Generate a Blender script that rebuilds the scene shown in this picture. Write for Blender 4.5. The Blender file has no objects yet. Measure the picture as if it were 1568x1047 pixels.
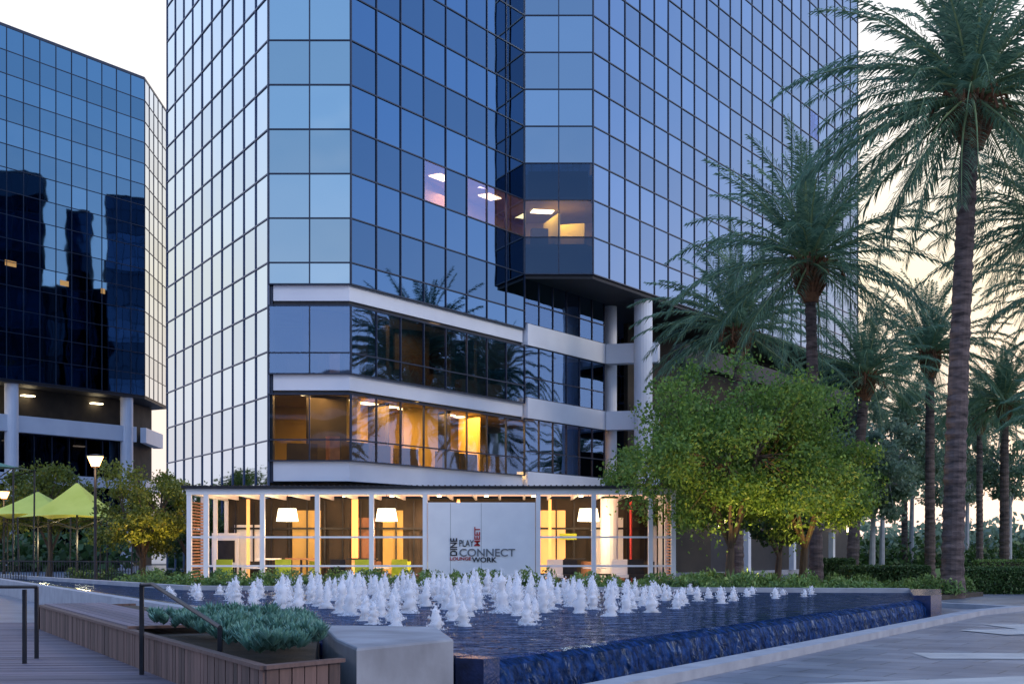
import bpy, math, random
from mathutils import Vector, Matrix
random.seed(7)
R=random.Random(11)
scene=bpy.context.scene
F=2080.0; CX=784.0; HY=840.0; H=1.7
def P(px,py,Y): return Vector(((px-CX)/F*Y, Y, H+(HY-py)/F*Y))
def PX(px,Y): return (px-CX)/F*Y
# ---------------------------------------------------------------- materials
def newmat(name):
    m=bpy.data.materials.new(name); m.use_nodes=True
    nt=m.node_tree; b=nt.nodes['Principled BSDF']
    return m,nt,b
def N(nt,t,**kw):
    n=nt.nodes.new(t)
    for k,v in kw.items(): setattr(n,k,v)
    return n
def L(nt,a,b): nt.links.new(a,b)
def noisy(name,c1,c2,scale=3.0,rough=0.7,bump=0.15,detail=5,metallic=0.0,coord='Object',stretch=None,bscale=None):
    m,nt,b=newmat(name)
    tc=N(nt,'ShaderNodeTexCoord'); src=tc.outputs[coord]
    if stretch:
        mp=N(nt,'ShaderNodeMapping'); mp.inputs['Scale'].default_value=stretch; L(nt,src,mp.inputs[0]); src=mp.outputs[0]
    no=N(nt,'ShaderNodeTexNoise'); no.inputs['Scale'].default_value=scale; no.inputs['Detail'].default_value=detail; L(nt,src,no.inputs['Vector'])
    cr=N(nt,'ShaderNodeValToRGB'); cr.color_ramp.elements[0].position=0.3; cr.color_ramp.elements[1].position=0.7
    cr.color_ramp.elements[0].color=(*c1,1); cr.color_ramp.elements[1].color=(*c2,1)
    L(nt,no.outputs['Fac'],cr.inputs[0]); L(nt,cr.outputs[0],b.inputs['Base Color'])
    b.inputs['Roughness'].default_value=rough; b.inputs['Metallic'].default_value=metallic
    if bump>0:
        n2=N(nt,'ShaderNodeTexNoise'); n2.inputs['Scale'].default_value=bscale or scale*6; L(nt,src,n2.inputs['Vector'])
        bp=N(nt,'ShaderNodeBump'); bp.inputs['Strength'].default_value=bump; bp.inputs['Distance'].default_value=0.02
        L(nt,n2.outputs['Fac'],bp.inputs['Height']); L(nt,bp.outputs[0],b.inputs['Normal'])
    return m
def leafmat(name,dark,light,warm=None,trans=0.25):
    m,nt,b=newmat(name)
    g=N(nt,'ShaderNodeNewGeometry'); tc=N(nt,'ShaderNodeTexCoord')
    no=N(nt,'ShaderNodeTexNoise'); no.inputs['Scale'].default_value=0.8; no.inputs['Detail'].default_value=2; L(nt,tc.outputs['Object'],no.inputs['Vector'])
    ad=N(nt,'ShaderNodeMath',operation='MULTIPLY_ADD'); L(nt,g.outputs['Random Per Island'],ad.inputs[0]); ad.inputs[1].default_value=0.5
    mu=N(nt,'ShaderNodeMath',operation='MULTIPLY'); mu.inputs[1].default_value=0.6; L(nt,no.outputs['Fac'],mu.inputs[0]); L(nt,mu.outputs[0],ad.inputs[2])
    cr=N(nt,'ShaderNodeValToRGB'); e=cr.color_ramp.elements
    e[0].position=0.2; e[0].color=(*dark,1); e[1].position=0.8; e[1].color=(*light,1)
    if warm:
        k=cr.color_ramp.elements.new(0.93); k.color=(*warm,1)
    L(nt,ad.outputs[0],cr.inputs[0]); L(nt,cr.outputs[0],b.inputs['Base Color']); b.inputs['Roughness'].default_value=0.55
    tr=N(nt,'ShaderNodeBsdfTranslucent'); L(nt,cr.outputs[0],tr.inputs['Color'])
    mx=N(nt,'ShaderNodeMixShader'); mx.inputs[0].default_value=trans
    L(nt,b.outputs[0],mx.inputs[1]); L(nt,tr.outputs[0],mx.inputs[2]); L(nt,mx.outputs[0],nt.nodes['Material Output'].inputs[0])
    return m
def emis(name,col,strength):
    m,nt,b=newmat(name); b.inputs['Base Color'].default_value=(*[min(1,c) for c in col],1)
    b.inputs['Emission Color'].default_value=(*col,1); b.inputs['Emission Strength'].default_value=strength
    return m
def mirror(name,rough=0.03,bump=0.02,bscale=0.45):
    m,nt,b=newmat(name)
    at=N(nt,'ShaderNodeAttribute',attribute_name='tint')
    L(nt,at.outputs['Color'],b.inputs['Base Color']); b.inputs['Metallic'].default_value=1.0; b.inputs['Roughness'].default_value=rough
    tc=N(nt,'ShaderNodeTexCoord'); no=N(nt,'ShaderNodeTexNoise'); no.inputs['Scale'].default_value=bscale; no.inputs['Detail'].default_value=1
    L(nt,tc.outputs['Object'],no.inputs['Vector'])
    bp=N(nt,'ShaderNodeBump'); bp.inputs['Strength'].default_value=1.0; bp.inputs['Distance'].default_value=bump
    L(nt,no.outputs['Fac'],bp.inputs['Height']); L(nt,bp.outputs[0],b.inputs['Normal'])
    return m
def seeglass(name,refl=0.45,tint=(0.55,0.68,0.85),tcol=(0.55,0.55,0.55),bump=0.02):
    m,nt,b=newmat(name)
    t=N(nt,'ShaderNodeBsdfTransparent'); t.inputs[0].default_value=(*tcol,1)
    g=N(nt,'ShaderNodeBsdfGlossy'); g.inputs[0].default_value=(*tint,1); g.inputs['Roughness'].default_value=0.02
    tc=N(nt,'ShaderNodeTexCoord'); no=N(nt,'ShaderNodeTexNoise'); no.inputs['Scale'].default_value=0.5; no.inputs['Detail'].default_value=1
    L(nt,tc.outputs['Object'],no.inputs['Vector'])
    bp=N(nt,'ShaderNodeBump'); bp.inputs['Strength'].default_value=1.0; bp.inputs['Distance'].default_value=bump
    L(nt,no.outputs['Fac'],bp.inputs['Height']); L(nt,bp.outputs[0],g.inputs['Normal'])
    mx=N(nt,'ShaderNodeMixShader'); mx.inputs[0].default_value=refl
    L(nt,t.outputs[0],mx.inputs[1]); L(nt,g.outputs[0],mx.inputs[2]); L(nt,mx.outputs[0],nt.nodes['Material Output'].inputs[0])
    return m
M={}
M['mirror']=mirror('mirror_glass',bump=0.012)
M['wavy']=mirror('wavy_mirror_glass',bump=0.06,bscale=0.35)
M['mull']=noisy('mullion_metal',(0.010,0.020,0.045),(0.020,0.034,0.07),5,0.4,0,metallic=0.2)
M['mullb']=noisy('blue_mullion_metal',(0.03,0.055,0.12),(0.05,0.08,0.16),5,0.4,0,metallic=0.2)
M['white']=noisy('white_panel',(0.66,0.69,0.77),(0.74,0.77,0.84),0.6,0.5,0.02)
M['wpaint']=noisy('white_paint',(0.76,0.77,0.80),(0.84,0.85,0.87),1.5,0.45,0.02)
M['dark']=noisy('dark_metal',(0.012,0.013,0.018),(0.03,0.03,0.036),4,0.45,0.02,metallic=0.4)
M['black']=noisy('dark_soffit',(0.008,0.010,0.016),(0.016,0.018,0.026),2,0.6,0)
M['ribglass']=seeglass('ribbon_glass',0.40,(0.22,0.38,0.66),(0.72,0.68,0.62),0.012)
M['ribglow']=seeglass('lower_ribbon_glass',0.28,(0.22,0.36,0.62),(0.85,0.80,0.72),0.012)
M['clear']=seeglass('clear_glass',0.10,(0.5,0.6,0.9),(0.85,0.85,0.85),0.005)
M['pinkclear']=seeglass('tinted_clear_glass',0.42,(0.42,0.50,0.85),(0.72,0.62,0.68),0.008)
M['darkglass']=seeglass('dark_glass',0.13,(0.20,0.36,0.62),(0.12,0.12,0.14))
M['roomwall']=noisy('room_wall',(0.45,0.31,0.09),(0.62,0.45,0.16),0.5,0.8,0)
M['roomdark']=noisy('room_dark',(0.02,0.018,0.016),(0.06,0.048,0.036),0.7,0.8,0)
M['roomfloor']=noisy('room_floor',(0.08,0.07,0.06),(0.14,0.12,0.1),1,0.8,0)
M['ceil']=noisy('room_ceiling',(0.35,0.28,0.16),(0.45,0.35,0.20),1,0.8,0)
M['troffer']=emis('ceiling_light',(1.0,0.80,0.48),7.0)
M['shade']=emis('lamp_shade',(1.0,0.86,0.55),3.6)
M['lampglow']=emis('street_lamp_glass',(1.0,0.46,0.17),7.0)
M['glowwall']=emis('glowing_warm_wall',(0.9,0.48,0.16),0.7)  # emission stands in for lamplight on walls, panels and posts
M['winlit']=emis('lit_window',(0.9,0.45,0.12),0.3)
M['glowceil']=emis('glowing_canopy_ceiling',(1.0,0.60,0.42),0.8)  # ceiling glows by itself in place of lamplight falling on it
M['stone']=noisy('concrete_cap',(0.27,0.28,0.31),(0.37,0.38,0.41),2.5,0.75,0.2)
M['plinth']=noisy('weathered_concrete',(0.19,0.19,0.205),(0.34,0.35,0.38),1.3,0.8,0.25,detail=8)
M['tile']=noisy('navy_tile',(0.006,0.015,0.05),(0.015,0.035,0.12),6,0.2,0.3,bscale=30)
M['bark']=noisy('tree_bark',(0.05,0.035,0.025),(0.12,0.085,0.06),6,0.9,0.6,stretch=(1,1,0.25))
M['palmbark']=noisy('palm_bark',(0.03,0.023,0.023),(0.16,0.12,0.112),2.2,0.95,1.0,stretch=(1,1,4))
M['boot']=noisy('palm_boots',(0.10,0.04,0.02),(0.24,0.11,0.05),4,0.9,0.8,stretch=(1,1,3))
M['palmleaf']=leafmat('palm_leaf',(0.04,0.105,0.07),(0.18,0.31,0.19),trans=0.4)
M['rachis']=noisy('frond_stem',(0.16,0.24,0.10),(0.26,0.34,0.16),3,0.6,0)
M['leafA']=leafmat('broad_leaf',(0.04,0.105,0.02),(0.20,0.34,0.06),(0.34,0.42,0.08),0.4)
M['leafD']=leafmat('dark_leaf',(0.015,0.042,0.014),(0.075,0.15,0.04),None,0.25)
M['leafW']=leafmat('warm_lit_leaf',(0.05,0.08,0.012),(0.22,0.25,0.03),(0.42,0.22,0.03),0.35)  # orange lamplight tones put into the leaf colour
M['leafS']=leafmat('succulent_leaf',(0.05,0.14,0.105),(0.17,0.35,0.27),None,0.1)
M['leafB']=leafmat('bush_leaf',(0.035,0.09,0.02),(0.20,0.32,0.08),(0.36,0.46,0.13),0.25)
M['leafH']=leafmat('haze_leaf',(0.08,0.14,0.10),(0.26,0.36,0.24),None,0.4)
M['canvas']=noisy('yellow_green_canvas',(0.56,0.60,0.08),(0.70,0.72,0.14),1,0.7,0.02)
M['canvas2']=noisy('green_canvas',(0.04,0.16,0.12),(0.06,0.20,0.15),1,0.7,0.02)
M['red']=noisy('red_lettering',(0.40,0.02,0.02),(0.46,0.03,0.03),1,0.6,0)
M['grey']=noisy('grey_lettering',(0.14,0.15,0.17),(0.18,0.19,0.21),1,0.6,0)
M['ink']=noisy('dark_lettering',(0.012,0.012,0.02),(0.02,0.02,0.03),1,0.6,0)
M['lime']=noisy('lime_fabric',(0.35,0.45,0.03),(0.45,0.55,0.05),3,0.8,0.1)
M['brown']=noisy('brown_louver',(0.20,0.09,0.05),(0.32,0.16,0.09),3,0.6,0.05)
m,nt,b=newmat('fountain_foam'); M['foam']=m
b.inputs['Base Color'].default_value=(0.93,0.94,0.98,1); b.inputs['Roughness'].default_value=0.5
tc=N(nt,'ShaderNodeTexCoord'); no=N(nt,'ShaderNodeTexNoise'); no.inputs['Scale'].default_value=20; no.inputs['Detail'].default_value=4; L(nt,tc.outputs['Object'],no.inputs['Vector'])
lw=N(nt,'ShaderNodeLayerWeight'); lw.inputs[0].default_value=0.5
su=N(nt,'ShaderNodeMath',operation='SUBTRACT'); L(nt,no.outputs['Fac'],su.inputs[0])
mlt=N(nt,'ShaderNodeMath',operation='MULTIPLY'); L(nt,lw.outputs['Facing'],mlt.inputs[0]); mlt.inputs[1].default_value=0.5; L(nt,mlt.outputs[0],su.inputs[1])
mr=N(nt,'ShaderNodeMapRange'); mr.inputs[1].default_value=0.02; mr.inputs[2].default_value=0.26; L(nt,su.outputs[0],mr.inputs[0])
tr=N(nt,'ShaderNodeBsdfTransparent'); tl=N(nt,'ShaderNodeBsdfTranslucent'); tl.inputs[0].default_value=(0.96,0.97,1,1)
m1=N(nt,'ShaderNodeMixShader'); m1.inputs[0].default_value=0.5; L(nt,b.outputs[0],m1.inputs[1]); L(nt,tl.outputs[0],m1.inputs[2])
m2=N(nt,'ShaderNodeMixShader'); L(nt,mr.outputs[0],m2.inputs[0]); L(nt,tr.outputs[0],m2.inputs[1]); L(nt,m1.outputs[0],m2.inputs[2]); L(nt,m2.outputs[0],nt.nodes['Material Output'].inputs[0])
def waterm(name,base,gl,scale,dist,rough,fmax,detail=4,vary=None):
    m,nt,b=newmat(name); nt.nodes.remove(b)
    tc=N(nt,'ShaderNodeTexCoord'); no=N(nt,'ShaderNodeTexNoise'); no.inputs['Scale'].default_value=scale; no.inputs['Detail'].default_value=detail; no.inputs['Distortion'].default_value=0.5; L(nt,tc.outputs['Object'],no.inputs['Vector'])
    bp=N(nt,'ShaderNodeBump'); bp.inputs['Strength'].default_value=1; bp.inputs['Distance'].default_value=dist; L(nt,no.outputs['Fac'],bp.inputs['Height'])
    df=N(nt,'ShaderNodeBsdfDiffuse'); df.inputs[0].default_value=(*base,1)
    if vary:
        cr=N(nt,'ShaderNodeValToRGB'); cr.color_ramp.elements[0].position=0.42; cr.color_ramp.elements[0].color=(*base,1); cr.color_ramp.elements[1].position=0.72; cr.color_ramp.elements[1].color=(*vary,1)
        n2=N(nt,'ShaderNodeTexNoise'); n2.inputs['Scale'].default_value=scale*1.5; n2.inputs['Detail'].default_value=6; L(nt,tc.outputs['Object'],n2.inputs['Vector']); L(nt,n2.outputs['Fac'],cr.inputs[0]); L(nt,cr.outputs[0],df.inputs[0])
    gs=N(nt,'ShaderNodeBsdfGlossy'); gs.inputs[0].default_value=(*gl,1); gs.inputs['Roughness'].default_value=rough
    L(nt,bp.outputs[0],gs.inputs['Normal'])
    fr=N(nt,'ShaderNodeFresnel'); fr.inputs[0].default_value=1.33; L(nt,bp.outputs[0],fr.inputs['Normal'])
    mu=N(nt,'ShaderNodeMath',operation='MULTIPLY'); L(nt,fr.outputs[0],mu.inputs[0]); mu.inputs[1].default_value=fmax
    mx=N(nt,'ShaderNodeMixShader'); L(nt,mu.outputs[0],mx.inputs[0]); L(nt,df.outputs[0],mx.inputs[1]); L(nt,gs.outputs[0],mx.inputs[2]); L(nt,mx.outputs[0],nt.nodes['Material Output'].inputs[0])
    return m
M['water']=waterm('pool_water',(0.005,0.014,0.042),(0.50,0.62,0.86),1.9,0.22,0.03,0.62)
M['spill']=waterm('spill_water',(0.002,0.009,0.034),(0.26,0.44,0.90),5,0.10,0.08,0.55,6,(0.014,0.050,0.18))
def wood(name,c1,c2,ang):
    m,nt,b=newmat(name)
    tc=N(nt,'ShaderNodeTexCoord'); mp=N(nt,'ShaderNodeMapping'); mp.inputs['Rotation'].default_value=(0,0,ang); mp.inputs['Scale'].default_value=(1.2,10,1.2); L(nt,tc.outputs['Object'],mp.inputs[0])
    no=N(nt,'ShaderNodeTexNoise'); no.inputs['Scale'].default_value=2.5; no.inputs['Detail'].default_value=6; L(nt,mp.outputs[0],no.inputs['Vector'])
    g=N(nt,'ShaderNodeNewGeometry')
    a=N(nt,'ShaderNodeMath',operation='MULTIPLY_ADD'); L(nt,g.outputs['Random Per Island'],a.inputs[0]); a.inputs[1].default_value=0.5
    mu=N(nt,'ShaderNodeMath',operation='MULTIPLY'); mu.inputs[1].default_value=0.6; L(nt,no.outputs['Fac'],mu.inputs[0]); L(nt,mu.outputs[0],a.inputs[2])
    cr=N(nt,'ShaderNodeValToRGB'); cr.color_ramp.elements[0].position=0.15; cr.color_ramp.elements[1].position=0.85
    cr.color_ramp.elements[0].color=(*c1,1); cr.color_ramp.elements[1].color=(*c2,1); L(nt,a.outputs[0],cr.inputs[0]); L(nt,cr.outputs[0],b.inputs['Base Color'])
    b.inputs['Roughness'].default_value=0.7
    bp=N(nt,'ShaderNodeBump'); bp.inputs['Strength'].default_value=0.4; bp.inputs['Distance'].default_value=0.01; L(nt,no.outputs['Fac'],bp.inputs['Height']); L(nt,bp.outputs[0],b.inputs['Normal'])
    return m
M['deckwood']=wood('deck_wood',(0.055,0.046,0.066),(0.19,0.155,0.19),0.1)
M['sidewood']=wood('cladding_wood',(0.025,0.017,0.016),(0.19,0.11,0.09),0.0)
m,nt,b=newmat('paving'); M['paving']=m
tc=N(nt,'ShaderNodeTexCoord'); mp=N(nt,'ShaderNodeMapping'); mp.inputs['Rotation'].default_value=(0,0,math.radians(32)); L(nt,tc.outputs['Object'],mp.inputs[0])
br=N(nt,'ShaderNodeTexBrick'); br.inputs['Scale'].default_value=1.0; br.inputs['Brick Width'].default_value=1.2; br.inputs['Row Height'].default_value=0.6; br.inputs['Mortar Size'].default_value=0.015
br.inputs['Color1'].default_value=(0.135,0.155,0.205,1); br.inputs['Color2'].default_value=(0.215,0.235,0.285,1); br.inputs['Mortar'].default_value=(0.06,0.065,0.08,1)
L(nt,mp.outputs[0],br.inputs['Vector'])
no=N(nt,'ShaderNodeTexNoise'); no.inputs['Scale'].default_value=0.7; no.inputs['Detail'].default_value=6; L(nt,tc.outputs['Object'],no.inputs['Vector'])
mx=N(nt,'ShaderNodeMix',data_type='RGBA',blend_type='MULTIPLY'); mx.inputs[0].default_value=0.9
cr=N(nt,'ShaderNodeValToRGB'); cr.color_ramp.elements[0].position=0.3; cr.color_ramp.elements[0].color=(0.6,0.6,0.65,1); cr.color_ramp.elements[1].position=0.75; cr.color_ramp.elements[1].color=(1.35,1.32,1.28,1)
L(nt,no.outputs['Fac'],cr.inputs[0]); L(nt,br.outputs['Color'],mx.inputs[6]); L(nt,cr.outputs[0],mx.inputs[7]); L(nt,mx.outputs[2],b.inputs['Base Color'])
b.inputs['Roughness'].default_value=0.4
M['band']=noisy('pale_paving_band',(0.36,0.35,0.34),(0.48,0.47,0.45),1.5,0.6,0.1)
M['lawn']=noisy('lawn_grass',(0.06,0.13,0.02),(0.13,0.25,0.04),3,0.9,0.5)
M['soil']=noisy('planting_soil',(0.03,0.025,0.018),(0.07,0.055,0.04),4,0.95,0.5)
M['asphalt']=noisy('asphalt',(0.045,0.047,0.052),(0.065,0.067,0.072),5,0.85,0.2)
# ---------------------------------------------------------------- mesh builder
class MB:
    def __init__(s): s.v=[];s.f=[];s.mi=[];s.mats=[];s.col=[]
    def m(s,key):
        mat=M[key]
        if mat not in s.mats: s.mats.append(mat)
        return s.mats.index(mat)
    def face(s,pts,key,col=(1,1,1)):
        i=len(s.v); s.v+= [tuple(p) for p in pts]; s.f.append(tuple(range(i,i+len(pts)))); s.mi.append(s.m(key)); s.col.append(col)
    def prism(s,poly,z0,z1,key,topkey=None):
        i=len(s.v); n=len(poly); a=sum(poly[k][0]*poly[(k+1)%n][1]-poly[(k+1)%n][0]*poly[k][1] for k in range(n))
        if a<0: poly=poly[::-1]
        s.v+=[(p[0],p[1],z0) for p in poly]+[(p[0],p[1],z1) for p in poly]
        k=s.m(key); kt=s.m(topkey) if topkey else k
        s.f.append(tuple(range(i+n,i+2*n))); s.mi.append(kt); s.col.append((1,1,1))
        s.f.append(tuple(range(i+n-1,i-1,-1))); s.mi.append(k); s.col.append((1,1,1))
        for j in range(n):
            q=(j+1)%n; s.f.append((i+j,i+q,i+n+q,i+n+j)); s.mi.append(k); s.col.append((1,1,1))
    def box(s,c,size,key,ang=0.0):
        ca,sa=math.cos(ang),math.sin(ang); hx,hy=size[0]/2,size[1]/2
        poly=[(c[0]+x*ca-y*sa,c[1]+x*sa+y*ca) for x,y in((-hx,-hy),(hx,-hy),(hx,hy),(-hx,hy))]
        s.prism(poly,c[2]-size[2]/2,c[2]+size[2]/2,key)
    def tube(s,pts,rad,key,n=8):
        pts=[Vector(p) for p in pts]; rings=[]
        if not isinstance(rad,(list,tuple)): rad=[rad]*len(pts)
        for k,p in enumerate(pts):
            d=(pts[min(k+1,len(pts)-1)]-pts[max(k-1,0)]).normalized()
            up=Vector((0,0,1)) if abs(d.z)<0.95 else Vector((1,0,0))
            a=d.cross(up).normalized(); b2=a.cross(d).normalized(); i=len(s.v)
            for j in range(n):
                t=2*math.pi*j/n; s.v.append(tuple(p+(a*math.cos(t)+b2*math.sin(t))*rad[k]))
            rings.append(i)
        k=s.m(key)
        for a,b2 in zip(rings,rings[1:]):
            for j in range(n):
                q=(j+1)%n; s.f.append((a+j,a+q,b2+q,b2+j)); s.mi.append(k); s.col.append((1,1,1))
        s.f.append(tuple(range(rings[-1],rings[-1]+n))); s.mi.append(k); s.col.append((1,1,1))
        s.f.append(tuple(range(rings[0]+n-1,rings[0]-1,-1))); s.mi.append(k); s.col.append((1,1,1))
    def build(s,name,parent=None,tint=False,smooth=False,loc=None):
        me=bpy.data.meshes.new(name); me.from_pydata(s.v,[],s.f)
        for mt in s.mats: me.materials.append(mt)
        me.polygons.foreach_set('material_index',s.mi)
        if tint:
            at=me.color_attributes.new('tint','FLOAT_COLOR','CORNER'); buf=[]
            for f,c in zip(s.f,s.col): buf+= [c[0],c[1],c[2],1.0]*len(f)
            at.data.foreach_set('color',buf)
        if smooth: me.polygons.foreach_set('use_smooth',[True]*len(s.f))
        me.update(); o=bpy.data.objects.new(name,me); scene.collection.objects.link(o)
        if parent: o.parent=parent
        if loc: o.location=loc
        return o
def empty(name,loc=(0,0,0)):
    o=bpy.data.objects.new(name,None); scene.collection.objects.link(o); o.location=loc; o.empty_display_size=0.5; return o
# ---------------------------------------------------------------- ground
g=MB(); g.face([(-900,-900,0),(900,-900,0),(900,1200,0),(-900,1200,0)],'paving'); g.build('ground')
g=MB(); zz_=[0.004]
def strip(a,b,w):
    a=Vector((*a,0));b=Vector((*b,0)); d=(b-a).normalized(); n=Vector((-d.y,d.x,0))*w/2
    g.face([(p.x,p.y,zz_[0]) for p in (a-n,b-n,b+n,a+n)],'band'); zz_[0]+=0.004
strip((3.4,16.2),(16.5,20.6),1.5); strip((6.5,21.6),(24,20.6),1.2); strip((12.5,15),(11.2,30.5),1.3); strip((9.5,27.5),(26,32),1.6); strip((15.8,34),(60,48),1.4)
g.build('paving_band')
g=MB(); g.face([(14,62,0.004),(22,56,0.004),(90,56,0.004),(120,140,0.004),(30,140,0.004)],'lawn'); g.build('lawn')
g=MB(); g.face([(-200,140.5,0.004),(400,140.5,0.004),(400,156,0.004),(-200,156,0.004)],'asphalt')
for i in range(-20,50): g.face([(i*8,148,0.008),(i*8+3,148,0.008),(i*8+3,148.2,0.008),(i*8,148.2,0.008)],'band')
g.build('road')
# ---------------------------------------------------------------- glass curtain wall
Z0=14.54; RH=1.994
def wall(mb,mu,a,b,cols,zl,tint,skip=lambda c,r:None,alt=0.12,jit=0.004,var=0.07,mw=0.055,mk='mull'):
    a=Vector((*a,0));b=Vector((*b,0)); d=(b-a); ln=d.length; d.normalize(); n=Vector((d.y,-d.x,0)); w=ln/cols
    for r in range(len(zl)-1):
        z0,z1=zl[r],zl[r+1]
        for c in range(cols):
            p=a+d*(c*w); q=a+d*((c+1)*w)
            j1,j2,j3=[R.uniform(-jit,jit) for _ in range(3)]
            k=skip(c,r)
            al=1-alt*(r%2)
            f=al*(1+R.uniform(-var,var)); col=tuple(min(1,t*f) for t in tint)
            pts=[p+n*j1+Vector((0,0,z0)),q+n*j2+Vector((0,0,z0)),q+n*(j2+j3)+Vector((0,0,z1)),p+n*(j1+j3)+Vector((0,0,z1))]
            mb.face(pts,k or 'mirror',col)
    ang=math.atan2(d.y,d.x)
    for c in range(cols+1):
        p=a+d*(c*w)
        mu.box((p.x,p.y,(zl[0]+zl[-1])/2),(mw,0.10,zl[-1]-zl[0]),mk,ang)
    mid=(a+b)/2
    for z in zl: mu.box((mid.x,mid.y,z),(ln,0.095,0.06),mk,ang)
A=(-10.94,61);B=(-7.24,61);C=(0.67,73.4);D=(4.38,73.4);E=(28.15,110.6);I=(-19.62,77.3)
zt=[Z0-0.96]+[Z0+RH*i for i in range(24)]
tower=empty('glass_office_tower')
gl=MB();mu=MB()
T_ch=(0.285,0.405,0.47); T_f2=(0.085,0.175,0.31); T_f3=(0.21,0.30,0.40); T_f4=(0.18,0.265,0.40); T_l=(0.50,0.66,0.80)  # same glass
zleft=[Z0-RH*i for i in range(7,0,-1)]+[Z0+RH*i for i in range(24)]
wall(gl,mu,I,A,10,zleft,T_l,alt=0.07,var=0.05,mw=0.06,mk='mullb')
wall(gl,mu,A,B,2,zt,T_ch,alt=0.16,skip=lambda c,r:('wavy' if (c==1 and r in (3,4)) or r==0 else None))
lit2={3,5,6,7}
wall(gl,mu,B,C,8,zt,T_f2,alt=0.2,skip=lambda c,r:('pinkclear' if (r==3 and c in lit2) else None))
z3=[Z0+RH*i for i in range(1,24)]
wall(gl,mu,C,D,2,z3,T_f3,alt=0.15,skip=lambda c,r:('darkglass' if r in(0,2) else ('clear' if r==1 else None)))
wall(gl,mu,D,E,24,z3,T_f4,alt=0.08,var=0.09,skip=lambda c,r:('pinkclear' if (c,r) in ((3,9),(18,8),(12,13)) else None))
back=[E,(22,122),(-2,119),(-19.62,92),I]
for p,q in zip(back,back[1:]):
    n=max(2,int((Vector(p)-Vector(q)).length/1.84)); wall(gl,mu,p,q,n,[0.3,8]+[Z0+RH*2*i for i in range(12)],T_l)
for za,zb,zc,kk in [(9.56,10.5,12.62,'ribglass'),(5.66,6.6,8.65,'ribglow')]:
    wall(gl,mu,A,B,2,[za,zb,zc],(1,1,1),skip=lambda c,r:kk)
    wall(gl,mu,B,C,8,[za,zb,zc],(1,1,1),skip=lambda c,r:kk)
G=(5.49,80.95)
for za,zb,zc in [(9.9,11.0,12.7),(5.9,7.0,8.75),(13.9,15.0,16.5)]:
    wall(gl,mu,C,G,6,[za,zb,zc],(1,1,1),skip=lambda c,r:'ribglass')
gl.build('glazing',tower,tint=True); mu.build('mullions',tower)
w=MB()
def sband(z0,z1,key='white',dep=0.5,inset=0.12):
    t=Vector((C[0]-B[0],C[1]-B[1])).normalized(); n=Vector((-t.y,t.x))
    o1=(A[0]+0.2,61+inset)
    c1=Vector(C)+n*inset; b2=Vector(B)+n*inset*0.7+Vector((0,inset*0.6))
    c3=Vector(C)+n*(inset+dep); b3=Vector(B)+Vector((-0.2,inset+dep))
    w.prism([o1,b2[:],c1[:],c3[:],b3[:],(A[0]+0.2,61+inset+dep)],z0,z1,key)
sband(12.85,13.56); sband(8.83,9.54); sband(4.75,5.64)
sband(12.64,12.84,'dark',0.5,0.2); sband(8.66,8.82,'dark',0.5,0.2)
w.prism([(A[0],61.1),(A[0]+.18,61.1),(A[0]+.18,61.6),(A[0],61.6)],4.7,13.5,'mull')
inner=[(-10.8,61.35),(-7.4,61.35),(0.35,73.7),(5.3,81.3),(-2,86),(-19.2,78),(-19.2,77.4)]
for z0,z1 in ((13.0,13.4),(8.95,9.4),(4.9,5.5)):
    w.prism(inner,z0,z1,'ceil','roomfloor')
for z0,z1,key in ((9.4,13.0,'roomdark'),(5.5,8.95,'roomwall')):
    w.prism([(-12.5,69.5),(-8.2,69.3),(-1.5,80.5),(-1.8,80.8),(-8.4,69.7),(-12.5,69.8)],z0,z1,key)
    for k in range(6):
        s=0.1+k*0.16; x=B[0]+(C[0]-B[0])*s-2.4+R.uniform(-.4,.4); y=B[1]+(C[1]-B[1])*s+2.1
        w.box((x,y,(z0+z1)/2),(0.18,2.0,z1-z0-0.02),key if k%2 else 'roomdark',0.57+1.57*(k%3==0))
        w.box((x+1.4,y-0.4,z0+0.6),(1.3,0.5,1.2),'roomdark',0.9)
    w.box((-8.6,65.4,(z0+z1)/2),(1.5,0.15,z1-z0-0.02),key)
    w.box((-9.8,63.4,z0+.55),(1.4,0.5,1.1),'roomdark',.2); w.box((-8.3,62.9,z0+.7),(.5,0.5,1.4),'brown',.5)
for zc,frac in ((12.98,0.2),(8.93,0.9)):
    for k in range(9):
        for dep in (1.3,3.6):
            if R.random()>frac: continue
            s=0.04+k*0.115; x=B[0]+(C[0]-B[0])*s-dep*0.84; y=B[1]+(C[1]-B[1])*s+dep*0.54
            w.box((x,y,zc),(1.1,0.55,0.04),'troffer',1.0)
    w.box((-7.7,63.2,zc),(1.2,0.5,0.04),'troffer')
zf,zc=Z0+RH*2-0.3,Z0+RH*3+0.1
up=[(-7.0,61.6),(0.8,73.75),(4.0,73.75),(9,82),(-3,84),(-9.5,66)]
w.prism(up,zf-0.2,zf,'roomfloor'); w.prism(up,zc,zc+0.15,'ceil')
w.prism([(-5.5,68),(0.2,79.0),(6.5,79.0),(6.5,79.3),(0,79.3),(-5.8,68.2)],zf,zc,'roomwall')
w.box((2.2,75.5,zf+0.9),(0.12,2.6,1.8),'roomwall',0.3); w.box((3.3,76,zf+0.8),(1.6,0.2,1.6),'roomwall',-0.3); w.box((1.5,74.6,zf+.5),(.9,.5,1.0),'roomdark',.2)
for x,y,a in ((-3.6,69.2,1),(-1.2,73.0,1),(1.7,76.2,.2)):
    w.box((x,y,zc-0.03),(1.2,0.7,0.04),'troffer',a)
for zz in (Z0+RH*1,Z0+RH*3+0.2): w.prism([(0.9,75),(4.2,75),(4.2,75.2),(0.9,75.2)],zz,zz+1.8,'roomdark')
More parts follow.
